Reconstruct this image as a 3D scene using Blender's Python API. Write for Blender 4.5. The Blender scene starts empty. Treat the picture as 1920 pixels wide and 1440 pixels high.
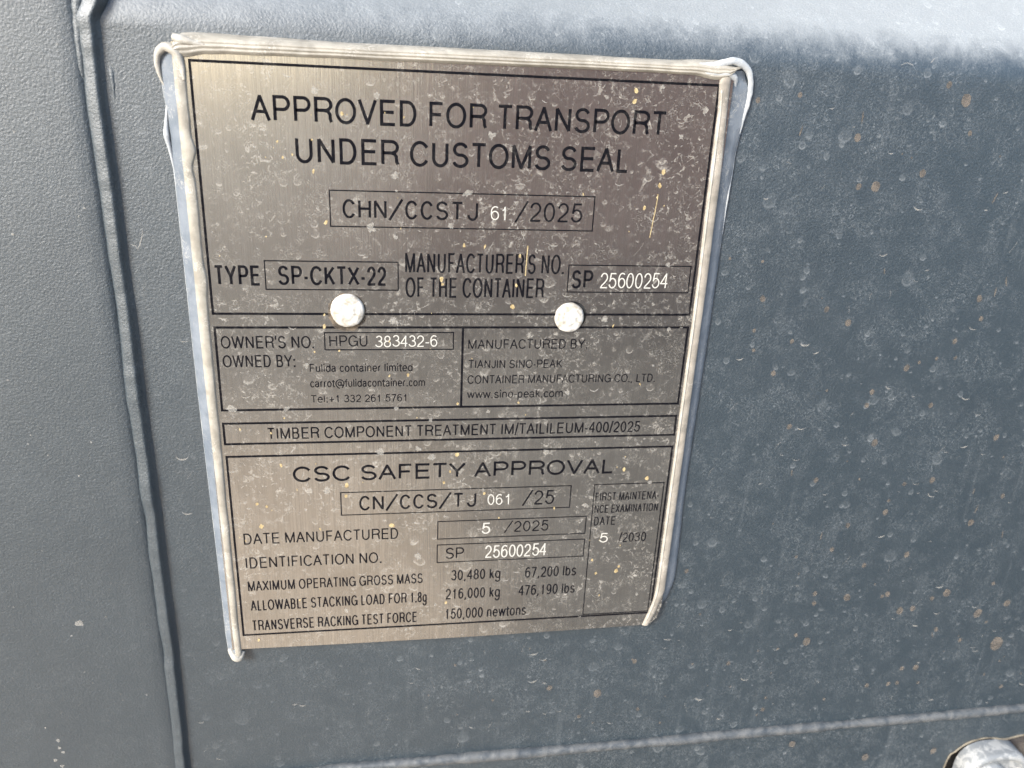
import bpy, bmesh, math, random
from mathutils import Vector, Matrix, noise as mnoise

# ------------------------------------------------------------------ camera, sky, sun, exposure
S = bpy.context.scene
COL = S.collection
K = 0.001                                   # everything below is written in millimetres

cam_d = bpy.data.cameras.new('camera')
cam = bpy.data.objects.new('camera', cam_d)
COL.objects.link(cam)
right = Vector((0.98839876, -0.14468099, 0.04620937))
up = Vector((0.01091802, 0.3711427, 0.92851165))
back = Vector((-0.15148825, -0.91723525, 0.36841662))
cam.matrix_world = Matrix(((right.x, up.x, back.x, 66.083 * K), (right.y, up.y, back.y, -306.136 * K),
                           (right.z, up.z, back.z, 3.005 * K), (0, 0, 0, 1)))
cam_d.sensor_fit = 'HORIZONTAL'
cam_d.sensor_width = 36.0
cam_d.lens = 1506.3 / 1920 * 36
cam_d.clip_start = 0.01
cam_d.clip_end = 3000
cam_d.dof.use_dof = True
cam_d.dof.focus_distance = 0.318
cam_d.dof.aperture_fstop = 14
S.camera = cam

SUN = Vector((-0.62, -0.60, 0.50)).normalized()      # towards the sun
world = bpy.data.worlds.new('World')
S.world = world
world.use_nodes = True
wn = world.node_tree.nodes
wn.clear()
sky = wn.new('ShaderNodeTexSky')
sky.sky_type = 'NISHITA'
sky.sun_disc = False
sky.sun_elevation = math.asin(SUN.z)
sky.sun_rotation = math.atan2(SUN.x, SUN.y)
sky.air_density = 1.0
sky.dust_density = 1.6
sky.ozone_density = 1.0
bg = wn.new('ShaderNodeBackground')
bg.inputs['Strength'].default_value = 0.15
wo = wn.new('ShaderNodeOutputWorld')
world.node_tree.links.new(sky.outputs[0], bg.inputs[0])
world.node_tree.links.new(bg.outputs[0], wo.inputs[0])

sd = bpy.data.lights.new('sun', 'SUN')
sd.energy = 2.7
sd.angle = math.radians(18)
sd.color = (1.0, 0.985, 0.96)
sun = bpy.data.objects.new('sun', sd)
COL.objects.link(sun)
sun.rotation_euler = SUN.to_track_quat('Z', 'Y').to_euler()
sun.location = SUN * 5

S.view_settings.view_transform = 'Standard'
S.view_settings.look = 'None'
S.view_settings.gamma = 1.0
S.view_settings.exposure = 1.46
S.view_settings.use_curve_mapping = False

rnd = random.Random(61)

# ------------------------------------------------------------------ material helpers
class NT:
    """tiny wrapper: node maths with sockets"""
    def __init__(s, name):
        s.m = bpy.data.materials.new(name)
        s.m.use_nodes = True
        s.t = s.m.node_tree
        s.t.nodes.clear()
        s.out = s.t.nodes.new('ShaderNodeOutputMaterial')
        s.co = s.t.nodes.new('ShaderNodeTexCoord').outputs['Object']
    def n(s, kind, **kw):
        nd = s.t.nodes.new(kind)
        for k, v in kw.items():
            setattr(nd, k, v)
        return nd
    def set(s, sock, v):
        if hasattr(v, 'is_output'):
            s.t.links.new(v, sock)
        elif isinstance(v, (tuple, list)) and len(v) == 3 and sock.type == 'RGBA':
            sock.default_value = (*v, 1)
        else:
            sock.default_value = v
    def math(s, op, a, b=0.0, c=0.0, clamp=False):
        nd = s.n('ShaderNodeMath', operation=op, use_clamp=clamp)
        for i, v in enumerate((a, b, c)):
            s.set(nd.inputs[i], v)
        return nd.outputs[0]
    def scale(s, v3, offset=(0, 0, 0)):
        nd = s.n('ShaderNodeMapping')
        s.set(nd.inputs['Vector'], s.co)
        nd.inputs['Scale'].default_value = v3
        nd.inputs['Location'].default_value = offset
        return nd.outputs[0]
    def noise(s, scale, detail=4.0, rough=0.55, dist=0.0, off=0.0, stretch=None):
        nd = s.n('ShaderNodeTexNoise')
        st = stretch or (1, 1, 1)
        s.set(nd.inputs['Vector'], s.scale(st, (off, off * 0.7, off * 1.3)))
        nd.inputs['Scale'].default_value = scale
        nd.inputs['Detail'].default_value = detail
        nd.inputs['Roughness'].default_value = rough
        nd.inputs['Distortion'].default_value = dist
        return nd.outputs['Fac']
    def step(s, v, lo, hi, a=0.0, b=1.0):
        nd = s.n('ShaderNodeMapRange', interpolation_type='SMOOTHSTEP')
        s.set(nd.inputs['Value'], v)
        for k, q in (('From Min', lo), ('From Max', hi), ('To Min', a), ('To Max', b)):
            nd.inputs[k].default_value = q
        return nd.outputs[0]
    def mix(s, f, a, b):
        nd = s.n('ShaderNodeMix', data_type='RGBA')
        s.set(nd.inputs[0], f)
        s.set(nd.inputs[6], a)
        s.set(nd.inputs[7], b)
        return nd.outputs[2]
    def bump(s, h, dist, strength=1.0, normal=None):
        nd = s.n('ShaderNodeBump')
        s.set(nd.inputs['Height'], h)
        nd.inputs['Distance'].default_value = dist
        nd.inputs['Strength'].default_value = strength
        if normal is not None:
            s.set(nd.inputs['Normal'], normal)
        return nd.outputs[0]
    def bsdf(s, **kw):
        nd = s.n('ShaderNodeBsdfPrincipled')
        for k, v in kw.items():
            s.set(nd.inputs[k.replace('_', ' ')], v)
        return nd.outputs[0]
    def mixsh(s, f, a, b):
        nd = s.n('ShaderNodeMixShader')
        s.set(nd.inputs[0], f)
        s.set(nd.inputs[1], a)
        s.set(nd.inputs[2], b)
        return nd.outputs[0]
    def done(s, sh):
        s.t.links.new(sh, s.out.inputs['Surface'])
        return s.m
    # -- dirt
    def wisps(s, scale, width, off, dist=1.6, mscale=None, mlo=0.5, mhi=0.62):
        n = s.noise(scale, 3, 0.55, dist, off)
        r = s.math('ABSOLUTE', s.math('SUBTRACT', n, 0.5))
        r = s.step(r, 0.0, width, 1.0, 0.0)
        m = s.step(s.noise(mscale or scale * 0.6, 3, 0.5, 0.0, off + 7.3), mlo, mhi)
        return s.math('MULTIPLY', r, m)
    def rings(s, scale, off, rmin=0.12, rmax=0.34, edge=0.04, keep=0.4):
        """dried water drops: a thin rim, strongest along its lower half, and a faint film inside"""
        v = s.n('ShaderNodeTexVoronoi', feature='F1')
        vec = s.scale((1, 0.0, 0.86), (off, 0, off * 0.6))
        wob = s.n('ShaderNodeTexNoise')
        s.set(wob.inputs['Vector'], vec)
        wob.inputs['Scale'].default_value = scale * 1.7
        va = s.n('ShaderNodeVectorMath', operation='SCALE')
        s.set(va.inputs[0], wob.outputs['Color'])
        va.inputs['Scale'].default_value = 0.28 / scale
        vb = s.n('ShaderNodeVectorMath', operation='ADD')
        s.set(vb.inputs[0], vec)
        s.set(vb.inputs[1], va.outputs[0])
        vm = s.n('ShaderNodeVectorMath', operation='MULTIPLY')
        s.set(vm.inputs[0], vb.outputs[0])
        vm.inputs[1].default_value = (1, 0, 1)
        s.set(v.inputs['Vector'], vm.outputs[0])
        v.inputs['Scale'].default_value = scale
        sep = s.n('ShaderNodeSeparateColor')
        s.set(sep.inputs[0], v.outputs['Color'])
        rad = s.math('MULTIPLY_ADD', s.math('POWER', sep.outputs[0], 2.0), rmax - rmin, rmin)
        d = s.math('SUBTRACT', v.outputs['Distance'], rad)
        rim = s.step(s.math('ABSOLUTE', d), 0.0, edge, 1.0, 0.0)
        fill = s.step(d, -edge, 0.0, 1.0, 0.0)
        df = s.n('ShaderNodeVectorMath', operation='SUBTRACT')
        s.set(df.inputs[0], vm.outputs[0])
        s.set(df.inputs[1], v.outputs['Position'])
        sx = s.n('ShaderNodeSeparateXYZ')
        s.set(sx.inputs[0], df.outputs[0])
        low = s.step(s.math('DIVIDE', s.math('MULTIPLY', sx.outputs['Z'], scale), rad), -0.9, 0.35, 1.0, 0.06)
        on = s.math('GREATER_THAN', sep.outputs[1], 1 - keep)
        a = s.math('MULTIPLY_ADD', fill, 0.28, s.math('MULTIPLY', rim, low))
        return s.math('MULTIPLY', a, on), sep.outputs[2]

def mat_paint(name, dusty=0.5, base=(0.0105, 0.0210, 0.0290), spots=True, seed=0.0):
    t = NT(name)
    sx = t.n('ShaderNodeSeparateXYZ')
    t.set(sx.inputs[0], t.co)
    # dust is heavier towards the middle and right of the sheet, where rain has run
    field = t.step(sx.outputs['X'], -0.06, 0.12, 0.35, 1.0)
    grain = t.noise(1500, 3, 0.7, 0.0, seed + 1)
    fine = t.step(grain, 0.52, 0.72)
    film = t.step(t.noise(55, 5, 0.65, 0.4, seed + 3), 0.42, 0.7)
    hair = t.wisps(210, 0.018, seed + 5, 2.2, 60, 0.46, 0.6)
    hair2 = t.wisps(420, 0.022, seed + 9, 2.0, 150, 0.5, 0.6)
    run = t.step(t.noise(1.0, 4, 0.6, 0.0, seed + 2, (170, 170, 9)), 0.52, 0.72)
    run = t.math('MULTIPLY', run, t.step(t.noise(30, 2, 0.5, 0, seed + 8), 0.42, 0.6))
    flake = t.step(t.noise(480, 4, 0.7, 1.0, seed + 11), 0.58, 0.68)
    d = t.math('MULTIPLY', fine, t.math('MULTIPLY_ADD', film, 0.10, 0.11))
    d = t.math('MULTIPLY_ADD', film, 0.012, d)
    d = t.math('MULTIPLY_ADD', t.math('MULTIPLY', flake, t.math('MULTIPLY_ADD', film, 0.8, 0.2)), 0.07, d)
    d = t.math('MULTIPLY_ADD', hair, 0.30, d)
    d = t.math('MULTIPLY_ADD', hair2, 0.24, d)
    d = t.math('MULTIPLY_ADD', t.math('MULTIPLY', run, t.math('MULTIPLY_ADD', fine, 0.7, 0.22)), 0.27, d)
    if spots:
        r1, c1 = t.rings(75, seed + 0.31, 0.06, 0.28, 0.05, 0.30)
        r2, c2 = t.rings(170, seed + 0.77, 0.08, 0.30, 0.07, 0.35)
        d = t.math('MULTIPLY_ADD', r1, 0.20, d)
        d = t.math('MULTIPLY_ADD', r2, 0.30, d)
    d = t.math('MULTIPLY', d, t.math('MULTIPLY', field, dusty))
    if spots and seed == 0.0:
        # pale tone over the sloped band: settled dust plus skylight brightness put into colour
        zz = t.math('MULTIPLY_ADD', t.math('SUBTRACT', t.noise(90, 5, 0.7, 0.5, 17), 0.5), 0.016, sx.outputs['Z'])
        dust_skylight = t.math('MULTIPLY', t.step(zz, 0.009, 0.024), t.step(sx.outputs['X'], 0.02, 0.30, 0.6, 1.0))
        d = t.math('MULTIPLY_ADD', dust_skylight, t.math('MULTIPLY_ADD', grain, 0.30, 0.46), d)
    d = t.math('MINIMUM', d, 1.0)
    tone = t.mix(t.noise(18, 3, 0.5, 0, seed + 4), tuple(c * 0.9 for c in base), tuple(c * 1.12 for c in base))
    col = t.mix(d, tone, (0.33, 0.35, 0.355))
    peel = t.noise(1050, 4, 0.6, 0.0, seed)
    peel2 = t.noise(260, 2, 0.5, 0.0, seed + 6)
    nrm = t.bump(t.math('MULTIPLY_ADD', peel2, 0.25, peel), 0.00050, 0.62)
    nrm = t.bump(d, 0.00006, 0.5, nrm)
    rough = t.math('MULTIPLY_ADD', d, 0.35, t.math('MULTIPLY_ADD', grain, 0.08, 0.46))
    return t.done(t.bsdf(Base_Color=col, Roughness=rough, Normal=nrm, Specular_IOR_Level=1.0, Coat_Weight=0.5, Coat_Roughness=0.45))

def plate_dirt(t):
    blot = t.step(t.noise(260, 5, 0.68, 1.2, 2.0), 0.55, 0.63)
    blot2 = t.step(t.noise(560, 5, 0.68, 0.8, 4.0), 0.55, 0.66)
    mask = t.step(t.noise(38, 4, 0.6, 0.5, 6.0), 0.40, 0.66)
    hair = t.wisps(260, 0.02, 8.0, 2.2, 90, 0.45, 0.6)
    hair2 = t.wisps(520, 0.03, 12.0, 2.0, 170, 0.48, 0.6)
    grain = t.step(t.noise(1700, 3, 0.7, 0.0, 3.0), 0.50, 0.72)
    r1, c = t.rings(95, 0.13, 0.10, 0.30, 0.07, 0.40)
    r2, c = t.rings(190, 0.57, 0.10, 0.32, 0.08, 0.45)
    d = t.math('MULTIPLY', t.math('MULTIPLY_ADD', mask, 0.7, 0.3), t.math('MULTIPLY', blot, 0.50))
    d = t.math('MULTIPLY_ADD', t.math('MULTIPLY', blot2, t.math('MULTIPLY_ADD', mask, 0.6, 0.4)), 0.42, d)
    d = t.math('MULTIPLY_ADD', hair, 0.52, d)
    d = t.math('MULTIPLY_ADD', hair2, 0.38, d)
    d = t.math('MULTIPLY_ADD', grain, 0.16, d)
    d = t.math('MULTIPLY_ADD', r1, 0.45, d)
    d = t.math('MULTIPLY_ADD', r2, 0.45, d)
    return t.math('MULTIPLY', d, 1.0, clamp=True)

DUST = (0.385, 0.36, 0.315)

def mat_plate():
    t = NT('brushed_steel')
    d = plate_dirt(t)
    brush = t.noise(1.0, 4, 0.7, 0.0, 0.5, (2600, 2600, 45))
    film = t.noise(22, 5, 0.6, 0.6, 9.0)
    metal = t.mix(t.step(film, 0.3, 0.7), (0.44, 0.415, 0.375), (0.56, 0.53, 0.48))
    metal = t.mix(t.step(brush, 0.35, 0.65), metal, (0.40, 0.378, 0.342))
    rough = t.math('MULTIPLY_ADD', brush, 0.14, 0.13)
    nb = t.bump(brush, 0.00004, 0.7)
    m = t.bsdf(Base_Color=metal, Metallic=1.0, Roughness=rough, Normal=nb)
    nd = t.bump(d, 0.00008, 0.6)
    dirt = t.bsdf(Base_Color=DUST, Roughness=0.85, Normal=nd)
    base_film = t.math('MULTIPLY_ADD', film, 0.10, 0.0)
    f = t.math('MAXIMUM', base_film, t.math('MULTIPLY', d, 0.72))
    return t.done(t.mixsh(f, m, dirt))

def mat_ink(name, col, rough, dirtf, spec=0.5):
    t = NT(name)
    d = plate_dirt(t)
    m = t.bsdf(Base_Color=col, Roughness=rough, Specular_IOR_Level=spec)
    dirt = t.bsdf(Base_Color=DUST, Roughness=0.85)
    return t.done(t.mixsh(t.math('MULTIPLY', d, dirtf), m, dirt))

def mat_silicone(name, c0, c1, clear, rough=0.38, stretch=(1, 1, 1)):
    t = NT(name)
    n = t.noise(120, 4, 0.6, 0.4, 1.0, stretch)
    g = t.step(t.noise(900, 3, 0.7, 0, 5.0), 0.55, 0.75)
    hair = t.wisps(260, 0.03, 3.0, 2.0, 90, 0.5, 0.62)
    col = t.mix(t.step(n, 0.3, 0.7), c0, c1)
    col = t.mix(t.math('MULTIPLY_ADD', hair, 0.5, t.math('MULTIPLY', g, 0.12)), col, (0.6, 0.57, 0.5))
    nrm = t.bump(t.noise(420, 3, 0.6, 0, 2.0, stretch), 0.00025, 0.5)
    sh = t.bsdf(Base_Color=col, Roughness=rough, Normal=nrm, Specular_IOR_Level=0.5)
    tr = t.n('ShaderNodeBsdfTransparent').outputs[0]
    return t.done(t.mixsh(clear, sh, tr) if clear else sh)

def mat_film(name, c0, c1, cover, edge_scale=700):
    """thin dried dirt: cover = how much it hides"""
    t = NT(name)
    n = t.noise(edge_scale, 4, 0.65, 0.5, 1.0)
    col = t.mix(t.step(n, 0.35, 0.65), c0, c1)
    sh = t.bsdf(Base_Color=col, Roughness=0.9)
    tr = t.n('ShaderNodeBsdfTransparent').outputs[0]
    f = t.step(n, 0.34, 0.6, cover * 0.75, cover)
    return t.done(t.mixsh(f, tr, sh))

def mat_plain(name, c0, c1, rough, scale=150, bump=0.0002, bscale=500, metallic=0.0, lo=0.35, hi=0.65):
    t = NT(name)
    n = t.noise(scale, 5, 0.65, 0.6, 2.0)
    col = t.mix(t.step(n, lo, hi), c0, c1)
    nrm = t.bump(t.noise(bscale, 3, 0.6, 0, 4.0), bump, 0.6)
    return t.done(t.bsdf(Base_Color=col, Roughness=rough, Normal=nrm, Metallic=metallic))

def mat_zinc():
    t = NT('galvanized_steel')
    n = t.noise(170, 5, 0.7, 0.9, 1.0)
    bloom = t.step(n, 0.46, 0.58)
    pit = t.step(t.noise(600, 3, 0.6, 0, 7.0), 0.66, 0.74)
    col = t.mix(bloom, (0.165, 0.175, 0.18), (0.28, 0.285, 0.28))
    col = t.mix(t.math('MULTIPLY', pit, 0.7), col, (0.30, 0.29, 0.27))
    nrm = t.bump(t.math('MULTIPLY_ADD', n, 1.0, t.math('MULTIPLY', pit, -0.3)), 0.00008, 0.4)
    return t.done(t.bsdf(Base_Color=col, Roughness=t.math('MULTIPLY_ADD', bloom, 0.3, 0.45), Normal=nrm, Metallic=0.0))

def mat_rivet():
    t = NT('oxidised_aluminium')
    n = t.noise(300, 4, 0.65, 0.6, 2.0)
    col = t.mix(t.step(n, 0.35, 0.62), (0.33, 0.295, 0.235), (0.52, 0.505, 0.47))
    nrm = t.bump(n, 0.0008, 0.7)
    return t.done(t.bsdf(Base_Color=col, Roughness=0.5, Normal=nrm, Metallic=0.1))

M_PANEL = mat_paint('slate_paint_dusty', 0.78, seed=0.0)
M_POST = mat_paint('slate_paint', 0.75, spots=False, seed=21.0)
M_BEAD = mat_paint('slate_paint_bead', 0.9, base=(0.0112, 0.0225, 0.031), spots=False, seed=33.0)
M_SEAM = mat_plain('dusty_grey_seam', (0.045, 0.052, 0.058), (0.095, 0.098, 0.098), 0.5, 160, 0.00012, 700)
M_RAIL = mat_paint('slate_paint_rail', 0.95, seed=44.0)
M_PLATE = mat_plate()
M_BLACK = mat_ink('black_enamel', (0.004, 0.004, 0.006), 0.6, 0.10, 0.03)
M_WHITE = mat_ink('white_stamp', (0.39, 0.378, 0.34), 0.6, 0.5)
M_CREAM = mat_silicone('yellowed_silicone', (0.215, 0.197, 0.163), (0.34, 0.315, 0.265), 0.0)
M_TAN = mat_silicone('thin_silicone', (0.22, 0.20, 0.17), (0.36, 0.325, 0.275), 0.15)
M_BLUE = mat_silicone('clear_silicone', (0.145, 0.17, 0.20), (0.215, 0.24, 0.27), 0.22, 0.30)
M_LIP = mat_silicone('white_silicone', (0.32, 0.34, 0.355), (0.45, 0.46, 0.455), 0.06, 0.35)
M_HOOK = mat_silicone('cream_silicone', (0.29, 0.27, 0.23), (0.40, 0.38, 0.335), 0.06, 0.35)
M_RIVET = mat_rivet()
M_ZINC = mat_zinc()
M_MUD = mat_film('dried_mud_film', (0.095, 0.083, 0.070), (0.150, 0.128, 0.106), 0.66, 260)
M_OCHRE = mat_film('ochre_specks', (0.34, 0.245, 0.11), (0.46, 0.37, 0.20), 0.85)
M_GRIME_SHADE = mat_film('brown_grime_shade', (0.05, 0.04, 0.03), (0.16, 0.125, 0.09), 0.8, 260)
M_CHALK = mat_film('chalky_splash', (0.36, 0.345, 0.31), (0.46, 0.44, 0.395), 0.38)
M_RUBBER = mat_plain('black_rubber', (0.006, 0.006, 0.006), (0.014, 0.013, 0.012), 0.8)
M_BROWN = mat_plain('brown_dirty_steel', (0.045, 0.037, 0.032), (0.10, 0.085, 0.07), 0.7)
M_EDGE = mat_plain('bare_sheet_edge', (0.07, 0.06, 0.045), (0.17, 0.148, 0.11), 0.7, 200)
M_CARRIER = mat_plain('carrier_paint', (0.015, 0.017, 0.019), (0.03, 0.032, 0.035), 0.6)

def mat_ground():
    t = NT('yard_gravel')
    n = t.noise(0.35, 6, 0.6, 0.4, 1.0)
    g = t.noise(45, 4, 0.7, 0.0, 3.0)
    col = t.mix(t.step(n, 0.35, 0.65), (0.15, 0.138, 0.118), (0.20, 0.185, 0.16))
    col = t.mix(t.math('MULTIPLY', t.step(g, 0.5, 0.75), 0.4), col, (0.36, 0.34, 0.31))
    return t.done(t.bsdf(Base_Color=col, Roughness=0.95, Normal=t.bump(g, 0.01, 0.5)))
M_GROUND = mat_ground()
M_OPP = mat_plain('dull_red_paint', (0.44, 0.235, 0.185), (0.52, 0.285, 0.23), 0.6, 3, 0.001, 40)
M_DARK_PATCH = mat_plain('dark_patch_ground', (0.085, 0.079, 0.071), (0.120, 0.113, 0.102), 0.9, 3, 0.002, 80)
M_PALE_PATCH = mat_plain('pale_patch_ground', (0.40, 0.315, 0.225), (0.48, 0.385, 0.285), 0.9, 3, 0.002, 80)

# ------------------------------------------------------------------ object helpers
def empty(name, loc, label, cat, group=None):
    o = bpy.data.objects.new(name, None)
    o.empty_display_size = 0.02
    COL.objects.link(o)
    o.location = [c * K for c in loc]
    o['label'] = label
    o['category'] = cat
    if group:
        o['group'] = group
    return o

def link(name, verts, faces, mats, parent=None, smooth=False, fmat=None, label=None, auto=None):
    """verts in mm (world); stored relative to the parent's base, textures use the same coordinates"""
    me = bpy.data.meshes.new(name)
    me.from_pydata([[c * K for c in v] for v in verts], [], faces)
    mats = mats if isinstance(mats, (list, tuple)) else [mats]
    for m in mats:
        me.materials.append(m)
    if fmat:
        for p, i in zip(me.polygons, fmat):
            p.material_index = i
    bm = bmesh.new()
    bm.from_mesh(me)
    bmesh.ops.recalc_face_normals(bm, faces=bm.faces)
    bm.to_mesh(me)
    bm.free()
    if smooth:
        for p in me.polygons:
            p.use_smooth = True
        if auto:
            me.set_sharp_from_angle(angle=math.radians(auto))
    o = bpy.data.objects.new(name, me)
    COL.objects.link(o)
    if parent is not None:
        o.parent = parent
        o.matrix_parent_inverse = Matrix.Translation(-Vector(parent.location))
    if label:
        o['label'] = label
    return o

def face_to_camera(o):
    """flat decal meshes: make every face look out of the wall (-Y)"""
    me = o.data
    bm = bmesh.new()
    bm.from_mesh(me)
    for f in bm.faces:
        f.normal_update()
        if f.normal.y > 0:
            f.normal_flip()
    bm.to_mesh(me)
    bm.free()

def grid_faces(nu, nv, closed_v=False):
    fs = []
    for i in range(nu - 1):
        for j in range(nv if closed_v else nv - 1):
            a = i * nv + j
            b = i * nv + (j + 1) % nv
            fs.append((a, b, b + nv, a + nv))
    return fs

def catmull(pts, n):
    out = []
    P = [Vector(p) for p in pts]
    P = [2 * P[0] - P[1]] + P + [2 * P[-1] - P[-2]]
    m = len(P) - 3
    for k in range(n):
        t = k / (n - 1) * m
        i = min(int(t), m - 1)
        f = t - i
        a, b, c, d = P[i:i + 4]
        out.append(0.5 * (2 * b + (c - a) * f + (2 * a - 5 * b + 4 * c - d) * f * f + (3 * b - a - 3 * c + d) * f ** 3))
    return out

def lerp_tab(tab, x):
    if x <= tab[0][0]:
        return tab[0][1]
    for (a, va), (b, vb) in zip(tab, tab[1:]):
        if x <= b:
            f = (x - a) / (b - a)
            f = f * f * (3 - 2 * f)
            return va + (vb - va) * f
    return tab[-1][1]

def fnoise(*p, s=1.0):
    return mnoise.noise(Vector((p[0] * s, (p[1] if len(p) > 1 else 0) * s, (p[2] if len(p) > 2 else 0) * s)))

def tube(points, radii, n=60, seg=12, flat=1.0, wob=0.0, seed=0.0):
    """swept tube through (x,y,z) points with a radius along it; flat squashes it against the wall"""
    c = catmull(points, n)
    vs = []
    for i, p in enumerate(c):
        tng = (c[min(i + 1, n - 1)] - c[max(i - 1, 0)]).normalized()
        side = tng.cross(Vector((0, 1, 0))).normalized()
        out = side.cross(tng).normalized()
        f = i / (n - 1) * (len(radii) - 1)
        k = min(int(f), len(radii) - 2)
        r = radii[k] + (radii[k + 1] - radii[k]) * (f - k)
        for j in range(seg):
            a = 2 * math.pi * j / seg
            rr = r * (1 + wob * fnoise(p.x + seed, p.z, a * 1.5, s=0.35))
            vs.append(p + side * math.cos(a) * rr + out * math.sin(a) * rr * flat)
    fs = grid_faces(n, seg, True)
    fs.append(tuple(range(seg)))
    fs.append(tuple((n - 1) * seg + j for j in range(seg)))
    return vs, fs

def merge(*parts):
    V, Fs = [], []
    for v, f in parts:
        b = len(V)
        V += [tuple(q) for q in v]
        Fs += [tuple(i + b for i in g) for g in f]
    return V, Fs

def box(x0, x1, y0, y1, z0, z1):
    v = [(x, y, z) for x in (x0, x1) for y in (y0, y1) for z in (z0, z1)]
    f = [(0, 1, 3, 2), (4, 6, 7, 5), (0, 4, 5, 1), (2, 3, 7, 6), (0, 2, 6, 4), (1, 5, 7, 3)]
    return v, f

# ------------------------------------------------------------------ ground (outside the picture, seen in the steel)
g = link('ground', [(-900000, -900000, -1250), (900000, -900000, -1250), (900000, 900000, -1250), (-900000, 900000, -1250)],
         [(0, 1, 2, 3)], M_GROUND)
g['kind'] = 'structure'
g = link('dark_reflection_patch', [(-40000, -5200, -1246), (40000, -5200, -1246), (40000, 3000, -1246), (703, 3000, -1246), (153, -2303, -1246), (-40000, -2303, -1246)], [(0, 1, 2, 3, 4, 5)], M_DARK_PATCH)  # unseen dark patch, cut to darken the plate's reflection towards the right
g['kind'] = 'structure'
g = link('pale_reflection_patch', [(-30000, -2300, -1246), (150, -2300, -1246), (700, 3000, -1246), (-30000, 3000, -1246)], [(0, 1, 2, 3)], M_PALE_PATCH)  # unseen pale patch, shaped to give the plate its tan lower-left reflection
g['kind'] = 'structure'

# ------------------------------------------------------------------ unseen container added across the yard to darken the reflection and right wall
OC = empty('added_container', (3000, -4700, -1250), 'unseen dull dark red container added across the yard to darken the reflection in the steel', 'container')
vs, fs = [], []
x, k = 40, 0
while x < 5650:
    for (dx, y) in ((0, -4700), (70, -4700), (140, -4736), (210, -4736)):
        vs += [(x + dx, y, -1100), (x + dx, y, 1240)]
    x += 280
for i in range(len(vs) // 2 - 1):
    fs.append((2 * i, 2 * i + 1, 2 * i + 3, 2 * i + 2))
link('side_wall', vs, fs, M_OPP, OC)
vb = merge(box(-40, 5700, -4760, -4680, -1240, -1095), box(-40, 5700, -4760, -4680, 1235, 1340), box(-40, 60, -4760, -4680, -1095, 1235), box(5640, 5700, -4760, -4680, -1095, 1235))
link('frame', vb[0], vb[1], M_OPP, OC)
vb = box(-40, 5700, -7100, -4761, -1240, 1340)
link('body', vb[0], vb[1], M_OPP, OC)

# ------------------------------------------------------------------ the container wall
WALL = empty('container_wall', (0, 4, -330), 'slate grey painted steel container wall with welded seams, carrying the steel plate', 'wall')

# profile of the corrugated sheet: flat face, rounded bend, slope leaning back under the sky
def panel_profile():
    pts = [(4.0, z) for z in (-330, -280, -220, -160, -100, -50, -20, 0)]
    R, a_end = 20.0, math.radians(56)
    for k in range(0, 19):
        a = a_end * k / 18
        pts.append((4 + R * (1 - math.cos(a)), 5 + R * math.sin(a)))
    y, z = pts[-1]
    dx, dz = math.sin(a_end), math.cos(a_end)
    for d in (6, 14, 26, 40):
        pts.append((y + dx * d, z + dz * d))
    y, z = pts[-1]
    for k in range(1, 10):
        a = a_end * (1 - k / 9)
        pts.append((y + R * (math.cos(a) - math.cos(a_end)), z + R * (math.sin(a_end) - math.sin(a))))
    y, z = pts[-1]
    pts += [(y, z + 60), (y, z + 300)]
    return pts
prof = panel_profile()
xs = [-30.5 + i * (620 / 62) for i in range(63)]
vs = []
for x in xs:
    for (y, z) in prof:
        tilt = 2.0 - 0.0125 * (x - 100) if z > -10 else 0.0
        tilt *= min(1, max(0, (z + 10) / 15))
        w = 0.35 * fnoise(x, z, 3.0, s=0.012) + 0.12 * fnoise(x, z, 9.0, s=0.05)
        vs.append((x, y + w * (0.3 if z < 6 else 1.0), z + tilt))
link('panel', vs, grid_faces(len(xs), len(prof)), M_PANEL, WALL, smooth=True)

# side post: broad flat tube left of the vertical weld
pp = [(40, -33.0), (9, -33.0), (4.6, -33.6), (2.6, -34.8), (1.95, -37), (1.75, -42), (1.75, -80), (1.75, -120), (1.75, -180), (6, -186), (40, -187)]
zs = [-420 + i * 20 for i in range(42)]
vs = [(x, y + 0.25 * fnoise(x, z, 1.0, s=0.02), z) for z in zs for (y, x) in pp]
link('side_post', vs, grid_faces(len(zs), len(pp)), M_POST, WALL, smooth=True, auto=50)

# vertical weld bead: broad sloping left face, ridge, steep right face running back to the sheet
xs_tab = [(-420, -33.0), (-320, -33.2), (-290, -32.4), (-265, -31.9), (-215, -31.4), (-175, -31.3), (-145, -31.4), (-120, -31.2), (-72, -31.0), (-20, -30.9), (2, -30.7), (10, -30.4), (18, -27.5), (30, -25.0), (70, -24.5)]
def sheet_y(z):
    return lerp_tab([(-500, 4.1), (4, 4.1), (10, 4.6), (16, 6.5), (24, 12), (40, 26), (70, 60)], z)
n = 420
vs = []
for i in range(n):
    z = 70 - 490 * i / (n - 1)
    cx = lerp_tab(xs_tab, z) + 0.45 * fnoise(z, 2, s=0.035) + 0.18 * fnoise(z, 6, s=0.13)
    hh = 1.05 + 0.30 * fnoise(z, 9, s=0.05) + 0.14 * fnoise(z, 3, s=0.2)
    wd = 1.03 + 0.20 * fnoise(z, 12, s=0.05)
    yb = sheet_y(z) - 4.1
    for (u, y) in ((-4.3, 3.3), (-3.8, 2.5), (-3.2, 1.85), (-1.8, 1.45), (-0.4, 1.15), (0.35, 1.05), (0.8, 1.3), (1.2, 1.95), (1.75, 3.0), (2.5, 3.8)):
        yy = 3.4 + (y - 3.4) * hh
        vs.append((cx + u * (wd if u < 0 else 1) + (0 if z < 8 else (-0.6 if u < -3 else 0)), yy, z))
    vs.append((cx + 3.3 - min(2.0, yb * 0.2), 4.25 + yb, z))
v1 = (vs, grid_faces(n, 11))
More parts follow.
